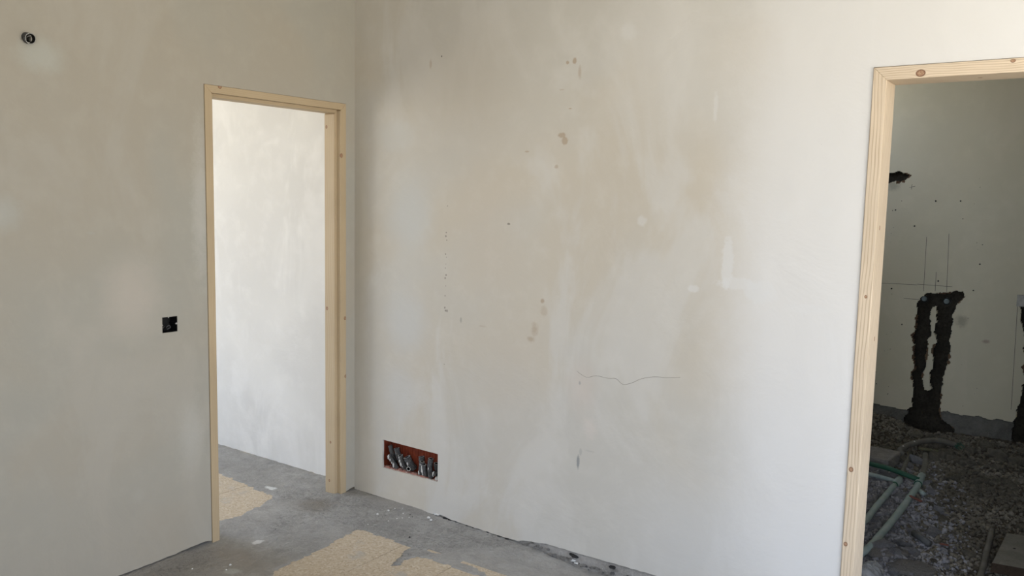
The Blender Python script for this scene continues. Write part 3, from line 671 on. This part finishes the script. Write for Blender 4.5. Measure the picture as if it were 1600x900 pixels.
for i, ((x, z), lb) in enumerate((((2.311, .985), 'left of two blue grey capped pipe fittings in the wall chase'), ((2.456, .979), 'right of two blue grey capped pipe fittings in the wall chase'))):
    F0 = empty('pipe_fitting', (x, YF+.03, z)); tag(F0, lb, 'pipe fitting', 'capped fittings at the top of the chase')
    V, F = tube_vf([(0, .02, 0), (0, -.022, 0)], .026, 16); link_mesh('socket', V, F, M_GASK, F0)
    V, F = tube_vf([(0, -.02, 0), (0, -.034, 0), (0, -.037, 0)], [.0185, .0175, .013], 14); link_mesh('cap', V, F, M_CAP, F0)
link_mesh('render_patch', [(2.884, YF-.006, .985), (3.05, YF-.006, .985), (3.05, YF-.004, 1.062), (2.884, YF-.004, 1.062), (2.884, YF+.01, .985), (3.05, YF+.01, .985), (3.05, YF+.01, 1.062), (2.884, YF+.01, 1.062)],
          [(0, 1, 2, 3), (0, 4, 5, 1), (1, 5, 6, 2), (2, 6, 7, 3), (3, 7, 4, 0)], flat('smooth filler', (.48, .48, .46), .9), BW)

# ------------------------------------------------------------------ bathroom: rubble ground
def hh(y):
    t = min(1, max(0, (y-.5)/2.9)); return -.05+.1*t*t*(3-2*t)
xs = axis_pts([(1.15, 1.9, .05), (1.9, 3.5, .013), (3.5, 4.4, .05)]); ys = axis_pts([(.03, .6, .05), (.6, 3.36, .013), (3.36, 3.46, .02)])
A, B = np.meshgrid(xs, ys, indexing='ij')
def terr(A, B):
    t = np.clip((B-.5)/2.9, 0, 1); z = -.05+.1*t*t*(3-2*t)
    z = z+grid_noise(A, B, 3, 4, 41)*.012+np.abs(grid_noise(A, B, 24, 3, 42))*.022-.018
    z += .07*np.exp(-((A-2.05)/.22)**2-((B-3.25)/.28)**2)                      # heap against the wall left of the chase
    z -= .05*np.exp(-((A-2.38)/.13)**2-((B-3.38)/.10)**2)                      # hollow under the chase
    z += .03*np.exp(-((A-2.60)/.10)**2-((B-1.0)/.09)**2)                     # trodden mortar lump by the door
    return z
GR = grid_obj('floor_bathroom', A, B, terr(A, B), [0, 1, 2], [M_DIRT], smooth=False)
def gz(x, y): return float(terr(np.array([x]), np.array([y]))[0])
# loose stones: the large ones one by one, the grit as one object
protos = []
for k in range(7):
    o = lump('stone', (0, 0, 0), 1, M_STONE_LIT, 1, None, random.uniform(.55, .9), 0, 100+k, random.uniform(1.1, 1.7)); o.data.materials[0] = M_STONE_SHADED; protos.append(o)
def seen_ground(x, y): return 2.50-.12*y < x < 3.22
special = [(2.648, 1.409, .030), (2.729, 1.465, .040), (2.635, 1.193, .034), (2.429, 1.992, .035), (2.488, 1.86, .03), (2.786, 3.126, .055), (2.884, 2.95, .06), (2.714, 2.987, .045), (2.714, 2.679, .055), (2.66, 2.70, .05), (2.60, 2.78, .06), (2.55, 2.70, .05), (2.567, 1.041, .045), (2.90, 2.70, .05), (3.0, 2.9, .05), (2.47, 2.55, .05), (2.43, 2.45, .04), (2.38, 2.50, .045)]
rr = random.Random(9); n = 0
first = set()
def lit_grey_side(x, y): return 2.4*x+.55*y+rr.uniform(-.35, .35) < 7.4 and y+rr.uniform(-.2, .2) < 2.45  # paler grey where doorway light falls, darker brown beyond; light put into colour
def put_stone(x, y, r):
    k = rr.randrange(7); src = protos[k]
    if k in first: o = src.copy(); COL.objects.link(o)
    else: o = src; first.add(k)
    o.material_slots[0].link = 'OBJECT'; o.material_slots[0].material = M_STONE_LIT if lit_grey_side(x, y) else M_STONE_SHADED
    o.parent = GR; o.location = (x, y, gz(x, y)+r*.15); o.scale = (r, r, r*rr.uniform(.8, 1.3)); o.rotation_euler = (rr.uniform(-.5, .5), rr.uniform(-.5, .5), rr.uniform(0, 6.3))
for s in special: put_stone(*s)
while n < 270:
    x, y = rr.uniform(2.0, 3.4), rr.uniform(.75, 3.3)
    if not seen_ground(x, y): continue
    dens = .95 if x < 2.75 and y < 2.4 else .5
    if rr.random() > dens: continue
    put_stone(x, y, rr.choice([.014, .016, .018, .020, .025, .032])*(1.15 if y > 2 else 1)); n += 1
for i, (x, y, r, el) in enumerate(((2.60, 1.02, .055, 1.5), (2.555, .985, .045, 1.2), (2.665, 1.06, .04, 1.4), (2.70, .93, .07, 1.7))):
    lump('mortar_lump', (x, y, gz(x, y)-.004), r, M_BLOCK, 2, GR, .45, .5+i, 60+i, el)
for k in range(7):
    if k not in first: bpy.data.objects.remove(protos[k])
bm = bmesh.new(); bmesh.ops.create_icosphere(bm, subdivisions=1, radius=1)
iv = np.array([v.co[:] for v in bm.verts]); iff = np.array([[v.index for v in f.verts] for f in bm.faces]); bm.free()
NG = 24000; gx = RNG.uniform(1.9, 3.6, NG*2); gy = RNG.uniform(.6, 3.35, NG*2)
keep = (RNG.random(NG*2) < np.where((gx < 2.8+.1*gy) & (gy < 2.6), .85, .4)); gx, gy = gx[keep][:NG], gy[keep][:NG]; NG = len(gx)
gr = RNG.choice([.0045, .006, .0075, .010, .014], NG, p=[.3, .27, .2, .15, .08]); gzv = terr(gx, gy)+gr*.45
sc = gr[:, None, None]*(1+.5*(RNG.random((NG, 12, 1))-.5))*np.stack([RNG.uniform(.8, 1.9, NG), RNG.uniform(.7, 1.1, NG), RNG.uniform(.6, 1.1, NG)], 1)[:, None, :]
th = RNG.uniform(0, 6.3, NG); ca, sa = np.cos(th), np.sin(th); v = iv[None]*sc
vx = v[..., 0]*ca[:, None]-v[..., 1]*sa[:, None]; vy = v[..., 0]*sa[:, None]+v[..., 1]*ca[:, None]
tl = RNG.uniform(-.6, .6, NG)[:, None]; vz = v[..., 2]+vx*tl
pts = np.stack([vx+gx[:, None], vy+gy[:, None], vz+gzv[:, None]], -1).reshape(-1, 3)
fc = (iff[None]+(np.arange(NG)*12)[:, None, None]).reshape(-1, 3)
me = bpy.data.meshes.new('gravel'); me.vertices.add(len(pts)); me.vertices.foreach_set('co', pts.astype(np.float32).ravel())
me.loops.add(fc.size); me.loops.foreach_set('vertex_index', fc.ravel().astype(np.int32)); me.polygons.add(len(fc)); me.polygons.foreach_set('loop_start', (np.arange(len(fc))*3).astype(np.int32))
me.materials.append(M_STONE_LIT); me.materials.append(M_STONE_SHADED); me.polygons.foreach_set('material_index', np.repeat(((2.4*gx+.55*gy+RNG.uniform(-.5, .5, NG) > 7.4) | (gy+RNG.uniform(-.3, .3, NG) > 2.45)).astype(np.int32), 20)); me.update(calc_edges=True); o = bpy.data.objects.new('gravel', me); COL.objects.link(o); o.parent = GR; o['kind'] = 'stuff'  # grit split the same way, doorway light painted into its tone

# ------------------------------------------------------------------ bathroom: pipes, block, board, bag
def gp(L, dz): return [(x, y, gz(x, y)*.5+hh(y)*.5+dz) for x, y in L]
def ring(name, c, d, r, w, m, parent):
    c = Vector(c); d = Vector(d).normalized(); V, F = tube_vf([c-d*w, c-d*w*.8, c+d*w*.8, c+d*w], [r*.96, r, r, r*.96], 14); return link_mesh(name, V, F, m, parent, smooth=False)
A1 = empty('drain_pipe', (2.42, 1.3, -.02)); tag(A1, 'left grey green pipe on the rubble, with a thin side branch', 'pipe', 'pipes on the bathroom rubble')
def pk(o, p): o.parent = p; o.matrix_parent_inverse = Matrix.Translation(-Vector(p.location)); return o
pa = spline([(2.05, .75, -.02), (2.28, .98, -.02), (2.405, 1.25, -.008), (2.421, 1.60, .0), (2.438, 2.0, .012)], 6)
pk(tube('pipe', pa, .0165, M_PIPE, None, 16), A1)
te = spline([(2.437, 1.99, .012), (2.441, 2.05, .014), (2.442, 2.11, .016)], 3); pk(tube('tee', te, .0215, M_PIPE, None, 16), A1)
pk(ring('gasket', te[0], Vector(te[1])-Vector(te[0]), .0225, .003, M_GREEN, None), A1)
pk(tube('pipe_tail', spline([(2.441, 2.09, .018), (2.430, 2.28, .022), (2.402, 2.70, .034)], 5), .0145, M_PIPE_SHADED, None, 14), A1)
pk(tube('side_branch', spline([(2.02, 2.11, .035), (2.262, 2.055, .03), (2.355, 2.05, .027), (2.44, 2.045, .018)], 5), .0125, M_PIPE, None, 12), A1)
B1 = empty('drain_pipe', (2.52, 1.3, -.02)); tag(B1, 'right grey green pipe curving over the rubble, joined by the dark green pipe', 'pipe', 'pipes on the bathroom rubble')
pb = spline([(2.15, .50, -.03), (2.36, .68, -.025), (2.492, .92, -.015), (2.525, 1.25, -.006), (2.542, 1.67, .002), (2.55, 1.98, .010), (2.548, 2.10, .014)], 6)
pk(tube('pipe', pb, .0182, M_PIPE, None, 16), B1)
te = spline([(2.548, 2.09, .014), (2.546, 2.16, .018), (2.543, 2.25, .022)], 3); pk(tube('tee', te, .0225, M_PIPE, None, 16), B1)
pk(ring('gasket', te[0], Vector(te[1])-Vector(te[0]), .0235, .003, M_GREEN, None), B1)
pk(tube('pipe_tail', spline([(2.543, 2.24, .022), (2.528, 2.45, .030), (2.494, 2.69, .038)], 5), .0170, M_PIPE_SHADED, None, 14), B1)
pk(tube('green_branch', spline([(1.98, 2.19, .070), (2.225, 2.165, .064), (2.38, 2.14, .060), (2.546, 2.13, .030)], 5), .0150, M_GREEN, None, 14), B1)
for a in (pa, pb):
    pass
HG = tube('conduit_hose', spline([(2.385, 2.535, .055), (2.362, 2.545, .075), (2.395, 2.67, .088), (2.469, 2.80, .098), (2.545, 2.92, .086), (2.63, 2.975, .06)], 8), .0178, M_HOSE, None, 14)
tag(HG, 'thick grey hose arching over the rubble behind the green pipes', 'hose')
for k in range(7):
    a = k/7*2*PI; tube('frayed_strip', [(2.615, 2.965, .064), (2.64+.02*math.cos(a), 2.97+.02*math.sin(a), .066+.016*math.cos(a*2)), (2.665+.02*math.cos(a), 2.96+.02*math.sin(a), .056+.012*math.sin(a))], .003, M_GREEN, HG, 5)
for (x, y, z) in ((2.42, 2.715, .108), (2.375, 2.59, .098)): lump('plaster_splash', (x, y-.012, z), .007, M_SPLASH, 1, HG, .8, 0, 3)
tag(tube('thin_hose', spline([(2.44, 2.745, .056), (2.50, 2.765, .052), (2.56, 2.77, .048), (2.62, 2.75, .042), (2.68, 2.71, .03)], 6), .0105, M_HOSEY, None, 10), 'thin dusty hose lying under the arching grey hose', 'hose')
RPp = tube('standing_pipe', spline(gp([(2.975, 1.60), (2.980, 1.34), (2.985, 1.06), (2.985, .82)], .022), 6), .0145, M_HOSE, None, 14)
tag(RPp, 'grey pipe length lying beside the brown edged board', 'pipe')
# concrete block
def rough_box(name, c, s, rz, m, tilt=(0, 0), amp=.004, cuts=5, parent=None):
    bm = bmesh.new(); bmesh.ops.create_cube(bm, size=1); bmesh.ops.subdivide_edges(bm, edges=bm.edges, cuts=cuts, use_grid_fill=True)
    for v in bm.verts:
        e = sum(abs(abs(q)-.5) < 1e-4 for q in v.co); k = MN.noise(v.co*5+Vector(c))
        v.co = Vector((v.co.x*s[0], v.co.y*s[1], v.co.z*s[2]))
        v.co += v.co.normalized()*k*amp; 
        if e >= 2: v.co *= 1-.02*abs(k)*4
    me = bpy.data.meshes.new(name); bm.to_mesh(me); bm.free(); me.materials.append(m)
    o = bpy.data.objects.new(name, me); COL.objects.link(o); o.location = c; o.rotation_euler = (tilt[0], tilt[1], rz)
    if parent: o.parent = parent
    md = o.modifiers.new('bevel', 'BEVEL'); md.width = .004; md.segments = 1; md.limit_method = 'ANGLE'; md.angle_limit = .8
    return o
BK = rough_box('concrete_block', (2.20, 2.375, .035), (.34, .26, .10), -.10, M_BLOCK, (0, .0), .008)
tag(BK, 'grey concrete block half hidden behind the right door post', 'block')
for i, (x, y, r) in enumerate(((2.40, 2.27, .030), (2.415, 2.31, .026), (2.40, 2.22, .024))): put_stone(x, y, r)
# board lying on the rubble
V = [(3.020, 1.025, 0), (3.50, 1.10, 0), (3.50, 1.56, 0), (3.043, 1.475, 0)]
V = [(x, y, -.002+.0*y) for x, y, _ in V]+[(x+(.004 if x < 3.1 else 0), y, .047) for x, y, _ in V]
BD = empty('board', (3.2, 1.4, 0)); tag(BD, 'thick dusty board with dark brown edges lying on the rubble', 'board')
o = link_mesh('board_body', V, [(0, 3, 2, 1), (4, 5, 6, 7), (0, 1, 5, 4), (1, 2, 6, 5), (2, 3, 7, 6), (3, 0, 4, 7)], [M_SLABE, M_SLAB], None, [0, 1, 0, 0, 0, 0])
md = o.modifiers.new('bevel', 'BEVEL'); md.width = .005; md.segments = 2; pk(o, BD)
pk(lump('nail_hole', (3.095, 1.27, .0475), .008, M_DCHIP_SHADE, 1, None, .3, .4, 3), BD)
# small litter
tag(rough_box('brick_sliver', (2.582, 1.803, .018), (.075, .018, .010), -.35, M_RED, (0, .15), .002, 2), 'red brick sliver lying beside the right pipe', 'brick sliver')
tag(rough_box('brick_sliver', (2.801, 1.274, -.012), (.04, .012, .008), .1, M_RED, (0, 0), .002, 2), 'small red brick sliver near the board', 'brick sliver')
tag(tube('pipe_offcut', [(2.585, 1.935, .025), (2.61, 1.90, .022)], .012, M_PIPE, None, 10), 'pale green pipe offcut beside the right pipe', 'pipe offcut')
tag(tube('pipe_offcut', [(2.655, 1.305, .0), (2.70, 1.262, -.002), (2.742, 1.222, -.006)], .016, flat('slate grey plastic', (.12, .13, .14), .6), None, 12), 'slate grey pipe offcut lying on the rubble in front of the pipes', 'pipe offcut')
# crumpled plastic sheet by the threshold
xs = np.linspace(2.505, 2.63, 26); ys = np.linspace(.50, .87, 46); A, B = np.meshgrid(xs, ys, indexing='ij')
E = np.clip(1-((A-2.565)/.065)**2-((B-.69)/.19)**2, 0, 1)**.5
Z = -.055+E*.075+grid_noise(A, B, 14, 3, 51)*.022*E+np.abs(grid_noise(A, B, 30, 2, 52))*.016*E
BG = grid_obj('plastic_sheet', A+grid_noise(A, B, 20, 2, 53)*.012, B+grid_noise(A, B, 20, 2, 54)*.012, Z, [0, 1, 2], [M_POLY], kind=None, smooth=False)
BG.name = 'plastic_sheet'; tag(BG, 'crumpled clear plastic sheet on the rubble at the foot of the right door post', 'plastic sheet')
